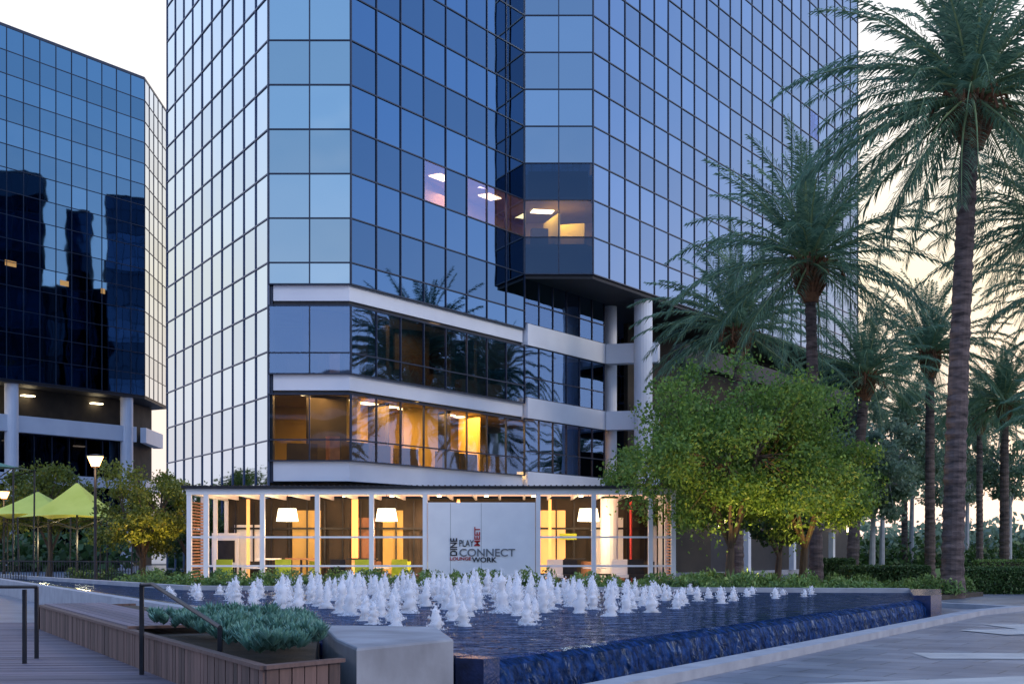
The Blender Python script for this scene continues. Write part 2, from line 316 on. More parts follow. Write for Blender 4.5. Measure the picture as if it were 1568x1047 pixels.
for c_,r_ in ((3,9),(18,8),(12,13)):
    q=Vector(D)+Vector((0.538,0.843))*(c_+.5)*1.84; z=z3[r_]
    w.box((q.x-.9,q.y+.6,z+1),(1.6,.1,1.9),'glowwall',1.0)  # glowing panel stands in for a lit room
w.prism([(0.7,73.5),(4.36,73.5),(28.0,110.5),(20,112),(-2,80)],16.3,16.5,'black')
def seg_band(p,q,z0,z1,th=0.5,key='white',out=0.0):
    a=Vector(p);b=Vector(q);t=(b-a).normalized(); n=Vector((-t.y,t.x))
    w.prism([(a-n*out)[:],(b-n*out)[:],(b+n*th)[:],(a+n*th)[:]],z0,z1,key)
for z0,z1 in ((12.72,13.88),(8.78,9.88),(4.7,5.88)):
    seg_band((C[0]+.1,C[1]+.1),G,z0,z1,0.6,'white',0.1)
    seg_band((5.6,80.9),(8.6,80.1),z0,z1,0.8)
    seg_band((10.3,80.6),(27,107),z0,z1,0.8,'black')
seg_band((7.5,88),(26,116),0,16.3,0.3,'roomdark')
for x,y,r in ((5.95,82.0,0.38),(7.72,79.9,0.54)):
    w.tube([(x,y,0),(x,y,16.3)],r,'white',20)
w.prism([(-10.6,61.6),(-7.5,61.6),(0.3,73.9),(5.3,81.5),(11,79.5),(26,103),(25,112),(-2,112),(-19,90),(-19,77.5)],0,0.3,'stone')
seg_band((-10.5,61.9),(-7.4,61.9),0.3,4.7,0.3,'roomdark'); seg_band((-7.4,62.2),(0.5,74.4),0.3,4.7,0.3,'roomdark')
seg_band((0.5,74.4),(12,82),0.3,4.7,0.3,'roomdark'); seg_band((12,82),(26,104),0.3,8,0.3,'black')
for k in range(7):
    x,y=12.6+k*2.1,81.6+k*3.3
    if k%2: w.box((x,y,1.6),(0.35,0.35,2.6),'white',0.9)
    else: w.box((x,y,3.2),(0.3,0.3,0.5),'troffer',0.9)
w.build('structure',tower)
def area(loc,size,e,col,name,parent=None,rot=(0,0,0)):
    l=bpy.data.lights.new(name,'AREA'); l.energy=e; l.size=size; l.color=col; o=bpy.data.objects.new(name,l); o.location=loc; o.rotation_euler=rot; scene.collection.objects.link(o)
    if parent: o.parent=parent
    return o
area((-6.0,67.0,8.8),3,950,(1,0.55,0.14),'office_light_a',tower); area((-2.4,72.8,8.8),3,950,(1,0.55,0.14),'office_light_b',tower)
area((-9.0,63.2,8.8),2,240,(1,0.55,0.18),'office_light_c',tower); area((-5,68,12.8),3,110,(1,0.6,0.25),'office_light_d',tower)
area((2.6,75.2,20.3),2.0,130,(1,0.74,0.22),'office_light_e',tower); area((-2.6,71,20.3),2.5,170,(1,0.62,0.5),'office_light_f',tower)
# ---------------------------------------------------------------- left tower
def tower2(name,p_list,top,bot,tints,rows_h=2.0,alt=0.12):
    e=empty(name); gl=MB();mu=MB(); n=int((top-bot)/rows_h); zl=[bot+(top-bot)*i/n for i in range(n+1)]
    for k,(p,q) in enumerate(zip(p_list,p_list[1:]+p_list[:1])):
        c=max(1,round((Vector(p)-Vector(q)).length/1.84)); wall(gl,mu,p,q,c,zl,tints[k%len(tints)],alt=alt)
    gl.build('glazing',e,tint=True); mu.prism(p_list,top,top+0.25,'mull'); mu.prism(p_list,bot-0.3,bot-0.03,'black'); mu.build('mullions',e)
    return e
dv=Vector((0.538,0.843)); k0=Vector((-36.5,135.0))
pl=[(k0-dv*21.5)[:],k0[:],(-36.9,145),(-43,149),(-56,131)]
lt=tower2('glass_office_tower',pl,48.3,16.9,[(0.11,0.215,0.32),(0.46,0.56,0.72),(0.3,0.5,0.7),(0.3,0.5,0.7),(0.3,0.5,0.7)])  # dark front and bright side reflections put into the facet tints
w=MB()
nrm=Vector((dv.y,-dv.x))
def lb(s0,s1,z0,z1,inset,key,th=0.6):
    a=k0+dv*s0-nrm*inset;b=k0+dv*s1-nrm*inset; w.prism([a[:],b[:],(b-nrm*th)[:],(a-nrm*th)[:]],z0,z1,key)
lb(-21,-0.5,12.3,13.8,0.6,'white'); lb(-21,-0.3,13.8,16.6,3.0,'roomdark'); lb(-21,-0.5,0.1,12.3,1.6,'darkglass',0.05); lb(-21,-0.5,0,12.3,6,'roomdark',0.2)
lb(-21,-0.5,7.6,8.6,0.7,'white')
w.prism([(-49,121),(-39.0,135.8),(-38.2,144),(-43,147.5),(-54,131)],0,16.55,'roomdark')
for z0,z1 in ((12.3,13.8),(7.6,8.6)): w.prism([(-37.1,135.6),(-36.6,135.9),(-37.0,144),(-38,144)],z0,z1,'white')
for s in (-1.6,-15):
    p=k0+dv*s-nrm*0.8; w.tube([(p.x,p.y,0),(p.x,p.y,16.6)],0.62,'white',18)
for s in range(-20,0,2):
    p=k0+dv*s-nrm*1.5; w.box((p.x,p.y,6.1),(0.1,0.1,12.2),'mull',1.0)
    if R.random()<.6:
        p=k0+dv*s-nrm*2.4; w.box((p.x,p.y,15.9 if R.random()<.5 else 11.6),(1.2,0.6,0.1),'troffer',1.0)
for s,z,l_ in ((-16.3,27.0,1.2),(-10.3,26.2,1.0),(-5.5,26.2,.5)):
    p=k0+dv*s+nrm*0.012; q=p+dv*l_; w.face([(p.x,p.y,z),(q.x,q.y,z),(q.x,q.y,z+0.5),(p.x,p.y,z+0.5)],'winlit')
w.build('structure',lt)
def blk(poly_,h,t=(0.05,0.09,0.16)): return tower2('reflection_slab',poly_,h,0.5,[t],rows_h=4,alt=0.5)  # unseen slabs added behind the main tower, shaped for the left tower's reflection
blk([(-12,121.0),(-5,122),(-5,128.9),(-12,127.9)],44)
blk([(-13,130.4),(-6,131.4),(-6,134),(-13,133)],40)
blk([(-14,134.7),(-7,135.7),(-7,144),(-14,143)],42,(0.10,0.16,0.26))
blk([(-3,121),(4,122),(4,146),(-3,145)],33)
e=empty('reflected_building'); w=MB()  # unseen, added behind the camera to darken reflections in the chamfer glass
w.prism([(-60,-70),(30,-70),(30,-95),(-60,-95)],0,25,'roomdark')
for z in (3.2,7.4,11.6,15.8,20,24.2): w.prism([(-60.2,-69.8),(30.2,-69.8),(30.2,-70.5),(-60.2,-70.5)],z,z+0.8,'plinth')
w.build('body',e)
# ---------------------------------------------------------------- pool
e=empty('fountain_pool')
N1=Vector((-0.45,15.3));N2=Vector((9.9,33.5));N3=Vector((11.3,38.6));F1=Vector((-10,41.3));F2=Vector((-22.8,60));L1=Vector((-21.8,57.8));L2=Vector((-3.0,21.7));L3=Vector((-1.35,17.0))
poly=[N1,N2,N3,F1,F2,L1,L2,L3]
w=MB(); w.face([(p.x,p.y,0.45) for p in poly],'water'); w.build('water_surface',e)
w=MB()
t=(N2-N1).normalized(); n=Vector((t.y,-t.x))
segs=120
for i in range(segs):
    a=N1+(N2-N1)*(i/segs); b=N1+(N2-N1)*((i+1)/segs)
    pr=[(0,0.45),(0.15,0.435),(0.27,0.37),(0.33,0.22),(0.36,0.02)]
    wa=.018*math.sin(i*1.3)+.012*math.sin(i*.47); wb=.018*math.sin((i+1)*1.3)+.012*math.sin((i+1)*.47)
    for q_,((o1,z1),(o2,z2)) in enumerate(zip(pr,pr[1:])):
        k1=1 if q_>0 else 0
        w.face([(*(a+n*(o1+wa*k1)),z1),(*(a+n*(o2+wa)),z2),(*(b+n*(o2+wb)),z2),(*(b+n*(o1+wb*k1)),z1)],'spill')
w.build('spill_edge',e,smooth=True)
w=MB()
w.face([(*(N1+n*.36-t*1),0.02),(*(N2+n*.36+t*.6),0.02),(*(N2+n*.85+t*.6),0.02),(*(N1+n*.85-t*1),0.02)][::-1],'tile')
def rim(a,b,o0,o1,z0,z1,key,ext0=0,ext1=0):
    d=(b-a).normalized(); nn=Vector((d.y,-d.x)); a=a-d*ext0; b=b+d*ext1
    w.prism([(a+nn*o0)[:],(b+nn*o0)[:],(b+nn*o1)[:],(a+nn*o1)[:]],z0,z1,key)
rim(N1,N2,0.85,1.25,0.0,0.13,'stone',2,2.0)
kend=N2+n*1.25+t*2.0
rim(kend,Vector((14.2,37.4)),-0.4,0.0,0.0,0.132,'stone'); rim(Vector((14.2,37.4)),Vector((12.2,41)),-0.4,0,0,0.128,'stone')
w.prism([(N2-t*.02)[:],(N2+n*0.42)[:],(N2+n*.42+t*1.2)[:],(N3+Vector((0.9,0)))[:],N3[:]],0,0.56,'tile')
rim(N3,F1,0.0,0.35,0,0.58,'stone'); rim(F1,F2,0.0,0.35,0,0.582,'stone')
rim(L1,L2,0.0,0.55,0,0.50,'tile'); rim(L1,L2,0.55,0.85,0,0.56,'stone',0,0.4)
rim(L2,L3,0.0,0.2,0,0.50,'tile')
rim(L3,N1,0.0,0.2,0,0.505,'tile')
w.prism([N1[:],(N1+n*.36)[:],(N1+n*.36-t*.35)[:],(N1-t*.35)[:]],0,0.5,'tile')
w.build('pool_walls',e)
w=MB()
def inside(p,poly):
    c=False
    for i in range(len(poly)):
        a=poly[i];b=poly[i-1]
        if (a.y>p.y)!=(b.y>p.y) and p.x<(b.x-a.x)*(p.y-a.y)/(b.y-a.y)+a.x: c=not c
    return c
def jet(x,y,h):
    n=9; rings=13; base=0.45; k=w.m('foam'); i0=len(w.v); r0=0.05+0.09*h
    lx,ly=R.uniform(-.04,.04),R.uniform(-.04,.04); pw=R.uniform(1.2,2.8)
    for r in range(rings):
        f=r/(rings-1); rr=r0*(1-f**pw)*(0.7+0.6*R.random())+0.013
        if r==0: rr*=1.7
        for j in range(n):
            a=2*math.pi*j/n; q=rr*R.uniform(0.55,1.45); w.v.append((x+lx*f+q*math.cos(a),y+ly*f+q*math.sin(a),base+h*f+R.uniform(-.035,.035)*h*(r>0)))
    for r in range(rings-1):
        for j in range(n):
            q=(j+1)%n; w.f.append((i0+r*n+j,i0+r*n+q,i0+(r+1)*n+q,i0+(r+1)*n+j)); w.mi.append(k); w.col.append((1,1,1))
    for _ in range(int(60*h)+10):
        a=R.uniform(0,6.28); f=R.random(); d=r0*(2.6-1.9*f)*R.uniform(.4,1.1); s=R.uniform(.006,.02); c=Vector((x+d*math.cos(a),y+d*math.sin(a),base+h*f*1.06))
        w.face([c+Vector((0,0,s*1.6)),c+Vector((s,0,-s)),c+Vector((-s,s,-s))],'foam'); w.face([c+Vector((0,0,s*1.6)),c+Vector((-s,s,-s)),c+Vector((-s*.5,-s,-s))],'foam')
cnt=0
for i in range(-16,18):
    for j in range(0,12):
        x=-0.3+i*0.80+(j%2)*0.40; y=20.8+j*1.5; y+=R.uniform(-.28,.28); x+=R.uniform(-.17,.17)
        xl=-1.7-(y-20.6)*0.50; xr=-0.7+(y-20.6)*0.56
        if x<xl or x>xr: continue
        if not inside(Vector((x,y)),poly): continue
        if R.random()<0.06: continue
        hx=max(0.32,1-max(0,abs(x+1.8)-2.5)/8.0); hm=min(1.25-30/2080*y,0.42+0.06*(y-20)); h=R.uniform(0.62,1.02)*hx*hm
        jet(x,y,h); cnt+=1
w.build('water_jets',e,smooth=True)
print('jets',cnt)
# ---------------------------------------------------------------- deck, planter
e=empty('timber_deck'); w=MB()
ang=math.radians(5)
for i in range(120):
    y=9.5+i*0.145
    w.box((-10.2,y,0.235+R.uniform(-.002,.002)),(14.5,0.130,0.03),'deckwood',ang)
w.build('planks',e); w=MB(); w.prism([(-17,8.6),(-3.2,9.8),(-4.1,15.6),(-9.2,26),(-17,25.5)],0.0,0.2,'black'); w.build('joists',e)
pe=empty('timber_planter'); w=MB()
S0=Vector((-8.5,24.5));S1=Vector((-2.13,11.7));S2=Vector((-1.58,12.45))
w.prism([(-8.45,24.6),(-4.68,17.0),(-2.13+.06,11.83),(-1.62,12.45),(-1.95,13.4),(-2.5,17.6),(-7.2,26)],0.0,0.62,'soil')
def boards(a,b,z0,z1,bw=0.14):
    d=b-a; nb=int(d.length/bw); ang=math.atan2(d.y,d.x)
    for i in range(nb):
        p=a+d*((i+.5)/nb); w.box((p.x,p.y,(z0+z1)/2),(d.length/nb-0.014,0.03+R.uniform(-.006,.006),z1-z0),'sidewood',ang)
boards(S0,S1,0.0,0.66); boards(S1,S2,0.0,0.66); boards(Vector((-8.6,24.6)),Vector((-7.2,26)),0,0.66)
def cap(a,b,wd,z,key='sidewood'):
    d=(b-a); ang=math.atan2(d.y,d.x); m_=(a+b)/2; w.box((m_.x,m_.y,z),(d.length+wd*.5,wd,0.035),key,ang)
cap(S0,S1,0.10,0.68); cap(S1,S2,0.10,0.683)
M0=S0+(S1-S0)*0.58; nn=Vector((0.895,0.446))
for i in range(7):
    o=0.13+i*0.15; a=S0+nn*o; b=M0+nn*o; d=b-a; m_=(a+b)/2; w.box((m_.x,m_.y,0.70),(d.length,0.135,0.03),'deckwood',math.atan2(d.y,d.x))
cap(M0,M0+nn*1.2,0.1,0.715)
w.build('cladding',pe)
w=MB()
def bevprism(poly,z0,z1,key,bv=0.03):
    c=sum((Vector(p) for p in poly),Vector((0,0)))/len(poly)
    i=len(w.v); n_=len(poly); k=w.m(key)
    def ringp(s,z): w.v.extend([(*(c+(Vector(p)-c)*s),z) for p in poly])
    ringp(1,z0); ringp(1,z1-bv); ringp(1-bv*.5,z1-bv*.25); ringp(1-bv*1.3,z1)
    for r in range(3):
        for j in range(n_):
            q=(j+1)%n_; w.f.append((i+r*n_+j,i+r*n_+q,i+(r+1)*n_+q,i+(r+1)*n_+j)); w.mi.append(k); w.col.append((1,1,1))
    w.f.append(tuple(range(i+3*n_,i+4*n_))); w.mi.append(k); w.col.append((1,1,1))
bevprism([(-1.51,13.2),(-0.63,14.6),(-0.95,16.9),(-2.4,17.2),(-1.9,14.6)],0,0.74,'plinth')
w.build('concrete_plinth')
def leafcloud(w,fn,n,size,key,flat=0.5,up=0.0,aspect=0.5):
    k=w.m(key)
    for _ in range(n):
        c=fn(); s=size*R.uniform(.6,1.3)
        d=Vector((R.gauss(0,1),R.gauss(0,1),R.gauss(0,1)+up)); d.normalize()
        e2=d.cross(Vector((R.gauss(0,1),R.gauss(0,1),R.gauss(0,1)))).normalized()*s*aspect; d=d*s
        i=len(w.v); w.v+=[tuple(c-d*.5),tuple(c+e2*.5),tuple(c+d*.5),tuple(c-e2*.5)]
        w.f.append((i,i+1,i+2,i+3)); w.mi.append(k); w.col.append((1,1,1))
w=MB(); k=w.m('leafS')
for _ in range(760):
    u,v=R.random(),R.random()
    a=Vector((-4.6,17.2)).lerp(Vector((-2.17,11.98)),u); b=Vector((-2.6,17.3)).lerp(Vector((-1.72,12.5)),u)
    c=a.lerp(b,v); hh=0.09+0.15*(.5+.5*math.sin(c.x*5.1+1)*math.cos(c.y*3.7))+R.uniform(0,.09)
    tilt=Vector((R.uniform(-.35,.35),R.uniform(-.35,.35),0)); sz=R.uniform(.75,1.25)
    for q in range(28):
        az=q*2.4; tl=(q/28)**.7*1.5; d=(Vector((math.cos(az)*tl,math.sin(az)*tl,1))+tilt).normalized()*R.uniform(.10,.15)*sz
        base=Vector((c.x,c.y,0.62+hh)); sd=Vector((-math.sin(az),math.cos(az),0))*0.012*sz
        i=len(w.v); w.v+=[tuple(base),tuple(base+d*.65+sd),tuple(base+d),tuple(base+d*.65-sd)]; w.f.append((i,i+1,i+2,i+3)); w.mi.append(k); w.col.append((1,1,1))
w.build('succulent_bed')
def rail(pts,r,name,posts):
    e=empty(name); w=MB(); w.tube(pts,r,'dark',10)
    for p,q in posts: w.box(((p[0]+q[0])/2,(p[1]+q[1])/2,(p[2]+q[2])/2),(0.045,0.045,abs(q[2]-p[2])),'dark')
    w.build('rail_and_posts',e,smooth=False)
p1=P(217,895,15.7); p2=P(337,960,13.6); pm=P(234,894,15.5)
rail([p1+Vector((-.02,0,0)),p1,pm,p2,p2+Vector((0,0,-.12))],0.024,'stair_handrail',[((p1.x,p1.y,.2),(p1.x,p1.y,p1.z)),((p2.x,p2.y,-0.0),(p2.x,p2.y,p2.z))])
q0=P(-40,898,17); q1=P(56,898,18); q2=P(40,902,17.2)
rail([q0,q1],0.022,'deck_handrail',[((q1.x,q1.y,.2),(q1.x,q1.y,q1.z)),((q2.x-.02,q2.y,.2),(q2.x-.02,q2.y,q2.z))])
# ---------------------------------------------------------------- pavilion
e=empty('lounge_pavilion'); w=MB()
Y0=50.0; YB=56.5; zt_=P(0,757,Y0).z; x0=PX(290,Y0); x1=PX(1031,Y0); zb=0.25
cols=[290,316,402,486,569,651,824,909,996,1031]
w.prism([(x0-.3,Y0-.4),(x1+.3,Y0-.4),(x1+.3,YB),(x0-.3,YB)],0,zb,'stone')
for c in cols:
    x=PX(c,Y0); w.box((x,Y0,(zt_+zb)/2),(0.17,0.17,zt_-zb-.002),'wpaint')
for x in (x0,x1):
    for y in (52.2,54.4,YB): w.box((x,y,(zt_+zb)/2),(0.15,0.15,zt_-zb-.002),'wpaint')
w.box(((x0+x1)/2,Y0,zt_+0.11),(x1-x0+.2,0.2,0.22),'wpaint')
w.box((x0,(Y0+YB)/2,zt_+0.108),(0.2,YB-Y0-.3,0.21),'wpaint'); w.box((x1,(Y0+YB)/2,zt_+0.108),(0.2,YB-Y0-.3,0.21),'wpaint')
w.box(((x0+x1)/2,(Y0+YB)/2,zt_+0.27),(x1-x0+.5,YB-Y0+.5,0.09),'dark')
for i in range(90):
    w.box((x0-.2+i*(x1-x0+.4)/89,(Y0+YB)/2,zt_+0.33),(0.05,YB-Y0+.5,0.03),'dark')
for i in range(18):
    w.box((x0+.5+i*(x1-x0-1)/17,(Y0+YB)/2,zt_+.1),(0.08,YB-Y0-.3,0.16),'wpaint')
w.box(((x0+x1)/2,(Y0+YB)/2,zt_+.205),(x1-x0-.3,YB-Y0-.3,0.03),'glowceil')
for py in (822,866):
    z=P(0,py,Y0).z
    w.box((PX(470,Y0),Y0-.03,z),(PX(651,Y0)-x0-.1,0.06,0.07),'wpaint'); w.box((PX(928,Y0),Y0-.03,z),(x1-PX(824,Y0)-.1,0.06,0.07),'wpaint')
w.box(((x0+x1)/2,Y0-.02,zb+.1),(x1-x0,0.12,0.16),'wpaint')
for i in range(26): w.box((x0+.0,51.2,zb+.3+i*.115),(0.05,1.9,0.06),'brown')
for i in range(26): w.box((x1+.02,51.3,zb+.3+i*.115),(0.05,2.0,0.05),'brown')
w.build('frame',e)
w=MB()
w.box((PX(737.5,Y0),Y0-.07,(P(0,769,Y0).z+P(0,886,Y0).z)/2),(PX(820,Y0)-PX(656,Y0),0.10,117/F*Y0),'wpaint')
for px in (690,737): w.box((PX(px,Y0),Y0-.122,(P(0,769,Y0).z+P(0,886,Y0).z)/2),(0.012,0.004,117/F*Y0-.05),'grey')
w.build('sign_panel',e)
def text(s,px,py,hpx,key,rotv=False,wpx=None,bold=0.0):
    cu=bpy.data.curves.new('letters_'+s.lower(),'FONT'); cu.body=s; cu.extrude=0.01; cu.size=1; cu.offset=bold
    o=bpy.data.objects.new('letters_'+s.lower(),cu); scene.collection.objects.link(o); o.data.materials.append(M[key]); o.parent=e
    bpy.context.view_layer.update(); dx,dy=o.dimensions.x,o.dimensions.y
    hm=hpx/F*Y0; wm=wpx/F*Y0
    o.scale=(wm/dx,hm/dy*0.98,1)
    o.location=(PX(px,Y0),Y0-.14,P(0,py,Y0).z); o.rotation_euler=(math.pi/2,0,0) if not rotv else (math.pi/2,-math.pi/2,0)
text('DINE',700,851,11,'ink',True,27,.02); text('PLAY',703,836,10,'ink',False,22); text('MEET',735,836,9,'red',True,29,.02)
text('CONNECT',703,851,12,'grey',False,85,.01); text('LOUNGE',689,857,5,'red',False,32,.02); text('WORK',723,860,8,'ink',False,38,.02)
w=MB()
w.prism([(x0,YB+.1),(x1,YB+.1),(x1,YB+.4),(x0,YB+.4)],zb,zt_+.1,'roomdark')
xr=x0+.3; k=0
seq=['wpaint','roomdark','roomwall','roomdark','brown','roomwall','roomdark','roomwall','black','wpaint','roomdark','glowwall','roomdark']
while xr<x1-.6:
    wd=R.uniform(0.45,1.4); kk=seq[k%len(seq)]
    w.box((xr+wd/2,YB+.05-0.003*(k%2),zb+1.25+.15*(k%3)),(wd-.06,0.1,2.4+.3*(k%3)),kk); xr+=wd+R.uniform(.05,.3); k+=1
for i in range(24): w.box((x0+.4+i*(x1-x0-.8)/23,YB-.05,(zb+zt_)/2),(0.06,0.05,zt_-zb),'dark')
w.box(((x0+x1)/2,YB-.07,zb+2.3),(x1-x0-.4,.05,.08),'dark')
w.box((PX(346,56),55.9,1.7),(1.1,.1,1.3),'wpaint'); w.box((PX(346,56),55.83,1.6),(.8,.06,.9),'dark')
for px in (380,541,546,702,842,936): w.box((PX(px,54.5),54.5,(zb+zt_)/2),(0.12,0.12,zt_-zb-.01),'glowwall')
w.tube([(PX(933,54),54,zb),(PX(933,54),54,zt_)],0.35,'white',16)
w.tube([(PX(966,54),54,zb+.1),(PX(966,54),54,zt_-.1)],0.05,'red',8)
w.box((PX(870,55),55.2,2.2),(.7,.05,.25),'lime')
for i in range(14):
    x=x0+1+i*(x1-x0-2)/13; y=53+R.uniform(-1,1.5); hgt=R.choice([.45,.75,1.05])
    w.box((x,y,zb+hgt),(R.uniform(.6,1.3),.6,.06),R.choice(['dark','brown','wpaint'])); w.box((x,y,zb+hgt/2),(.08,.08,hgt),'dark')
    w.box((x+.5,y+.4,zb+.5),(.45,.1,.9),R.choice(['dark','brown','lime','roomdark']))
for i in range(9):
    for y in (53,55.4): w.tube([(x0+1.2+i*(x1-x0-2.4)/8,y,zt_+.12),(x0+1.2+i*(x1-x0-2.4)/8,y,zt_+.17)],.09,'troffer',10)
w.build('interior',e)
for px in (440,592,901):
    w=MB(); x=PX(px,51.6); zc=P(0,788,51.6).z
    w.tube([(x,51.6,zc-.24),(x,51.6,zc+.24)],[0.42,0.34],'shade',24); w.tube([(x,51.6,zc+.24),(x,51.6,zt_+.2)],0.012,'dark',6); w.build('pendant_lamp',e)
    l=bpy.data.lights.new('pendant_light','POINT'); l.energy=230; l.color=(1,.70,.36); l.shadow_soft_size=.4; o=bpy.data.objects.new('pendant_light',l); o.location=(x,52.6,zc-.5); scene.collection.objects.link(o); o.parent=e
area(((x0+x1)/2,54.8,zt_-.1),2.0,200,(1,.6,.35),'canopy_light',e)
w=MB()
for px,key in ((345,'lime'),(430,'lime'),(515,'dark'),(556,'lime'),(610,'lime'),(850,'wpaint'),(872,'dark'),(950,'wpaint'),(975,'dark')):
    x=PX(px,51.5); y=51.3+R.uniform(-.3,.6)
    w.box((x,y,zb+.42),(0.6,0.6,0.12),key); w.box((x,y+.28,zb+.75),(0.6,0.08,0.6),key)
    for sx in(-.25,.25):
        for sy in(-.25,.25): w.box((x+sx,y+sy,zb+.18),(0.04,0.04,0.36),'dark')
for px in (390,580,910):
    x=PX(px,51.7); w.tube([(x,51.8,zb+.70),(x,51.8,zb+.74)],0.45,'wpaint',18); w.tube([(x,51.8,zb),(x,51.8,zb+.70)],0.04,'dark',8)
w.build('lounge_chairs',e)
# ---------------------------------------------------------------- vegetation
def palm_crown(seed,nf=62,Lf=5.6,lo=112,wid=.024):
    r=random.Random(seed); w=MB(); k=w.m('palmleaf')
    for i in range(nf):
        f=(i+.5)/nf; az=i*2.39996+r.uniform(-.25,.25); e0=math.radians(84-lo*f**1.0+r.uniform(-8,8)); droop=math.radians(r.uniform(46,88)*(0.45+0.55*math.cos(e0)))
        if e0<0: droop*=.6
        ln=Lf*r.uniform(.82,1.1)*(0.85+.15*math.cos(e0)); ns=14; p=Vector((0,0,0.0)); pts=[];ds=[]
        twist=r.uniform(-.3,.3)
        for s in range(ns+1):
            t=s/ns; el=e0-droop*t**1.5; a2=az+twist*t; d=Vector((math.cos(el)*math.cos(a2),math.cos(el)*math.sin(a2),math.sin(el)))
            pts.append(p.copy()); ds.append(d); p=p+d*ln/ns
        w.tube([pts[j] for j in (0,3,6,9,12,14)],[0.06,0.040,.030,.022,.013,.006],'rachis',4)
        nl=64
        for q in range(nl):
            t=0.14+0.86*q/(nl-1); x=t*ns; j=min(int(x),ns-1); fr=x-j; c=pts[j].lerp(pts[j+1],fr); d=ds[j]
            side=d.cross(Vector((0,0,1)))
            if side.length<.05: side=Vector((math.cos(az+1.57),math.sin(az+1.57),0))
            side.normalize(); upv=side.cross(d).normalized()
            ll=0.66*math.sin(math.pi*(0.14+0.80*t))**0.6*r.uniform(.75,1.1)+.05
            for sg in(-1,1):
                dirv=(side*sg*(1-.35*t)+d*(0.6+.6*t)+upv*r.uniform(-.15,.4)).normalized()
                tip=c+dirv*ll+Vector((0,0,-0.30*ll*r.uniform(.5,1.5))); mid=c+dirv*ll*.5
                wv=d*wid+upv*0.010
                i0=len(w.v); w.v+=[tuple(c-wv*.5),tuple(mid-wv),tuple(tip),tuple(mid+wv),]; w.f.append((i0,i0+1,i0+2,i0+3)); w.mi.append(k); w.col.append((1,1,1))
    for i in range(90):
        az=i*2.4; z=-1.3+1.3*(i/90); rr=.30+.18*(i/90); a=Vector((math.cos(az)*rr,math.sin(az)*rr,z)); b=a+Vector((math.cos(az)*.28,math.sin(az)*.28,.38))
        w.tube([a,b],[.07,.03],'boot',4)
    for i in range(10):
        az=i*.63+r.random(); c0=Vector((math.cos(az)*.3,math.sin(az)*.3,-.1))
        w.tube([c0,c0+Vector((math.cos(az)*.7,math.sin(az)*.7,.15)),c0+Vector((math.cos(az)*1.0,math.sin(az)*1.0,-.6))],[.03,.03,.05],'boot',4)
    w.tube([(0,0,-1.5),(0,0,-.7),(0,0,.1)],[.30,.46,.2],'boot',12)
    me_o=w.build('crown_src'); me=me_o.data; bpy.data.objects.remove(me_o); return me
crowns=[palm_crown(1,96,5.6,128,.031),palm_crown(2,78,5.6,114,.030),palm_crown(5,64,5.6,110,.030)]
def palm(px,py,Y,Lf,tr,base_px=None,X=None,Z=None,ci=0,rot=0):
    x=PX(px,Y) if X is None else X; z=(H+(HY-py)/F*Y) if Z is None else Z; bx=PX(base_px,Y) if base_px else x
    e=empty('palm_tree',(bx,Y,0)); s=Lf/5.6
    w=MB(); ns=int(z/0.2); rings=[];rad=[]
    r=random.Random(int(Y*7+x))
    for i in range(ns+1):
        t=i/ns; rings.append(((x-bx)*t**1.4,0,(z-.5*s)*t)); rr=tr*(1.0-.25*t)*(1.18 if t<.03 else 1)*(1+0.12*(i%2)); rad.append(rr*(1+r.uniform(-.05,.05)))
    w.tube(rings,rad,'palmbark',14); w.build('trunk',e)
    o=bpy.data.objects.new('crown',crowns[ci]); scene.collection.objects.link(o); o.parent=e; o.location=(x-bx,0,z); o.scale=(s,s,s); o.rotation_euler=(0,r.uniform(-.05,.05),rot)
    return e
palm(1487,148,47,6.9,0.37,1458,ci=0,rot=0.6)
palm(1240,402,60,6.6,0.29,1250,ci=1,rot=1)
palm(1130,505,72,6.2,0.30,ci=2,rot=2.2)
palm(1424,540,80,5.6,0.30,ci=2,rot=3)
palm(1538,615,84,4.8,0.30,ci=1,rot=4)
palm(1325,575,74,5.2,0.32,1305,ci=2,rot=.3)
palm(1620,340,54,6.0,0.34,ci=1,rot=5)
palm(1500,640,110,5.0,0.28,ci=2,rot=1.3)
palm(1385,640,120,5.0,0.28,ci=2,rot=2.3)
palm(0,0,77.3,5.4,.32,X=31.5,Z=16.5,ci=1,rot=2)
palm(0,0,88,5.4,.32,X=37,Z=16.0,ci=1,rot=2.5)
palm(0,0,98,5.4,.32,X=42,Z=9.0,ci=2,rot=2.5)
palm(0,0,70,5.4,.32,X=30,Z=8.5,ci=2,rot=1.5)
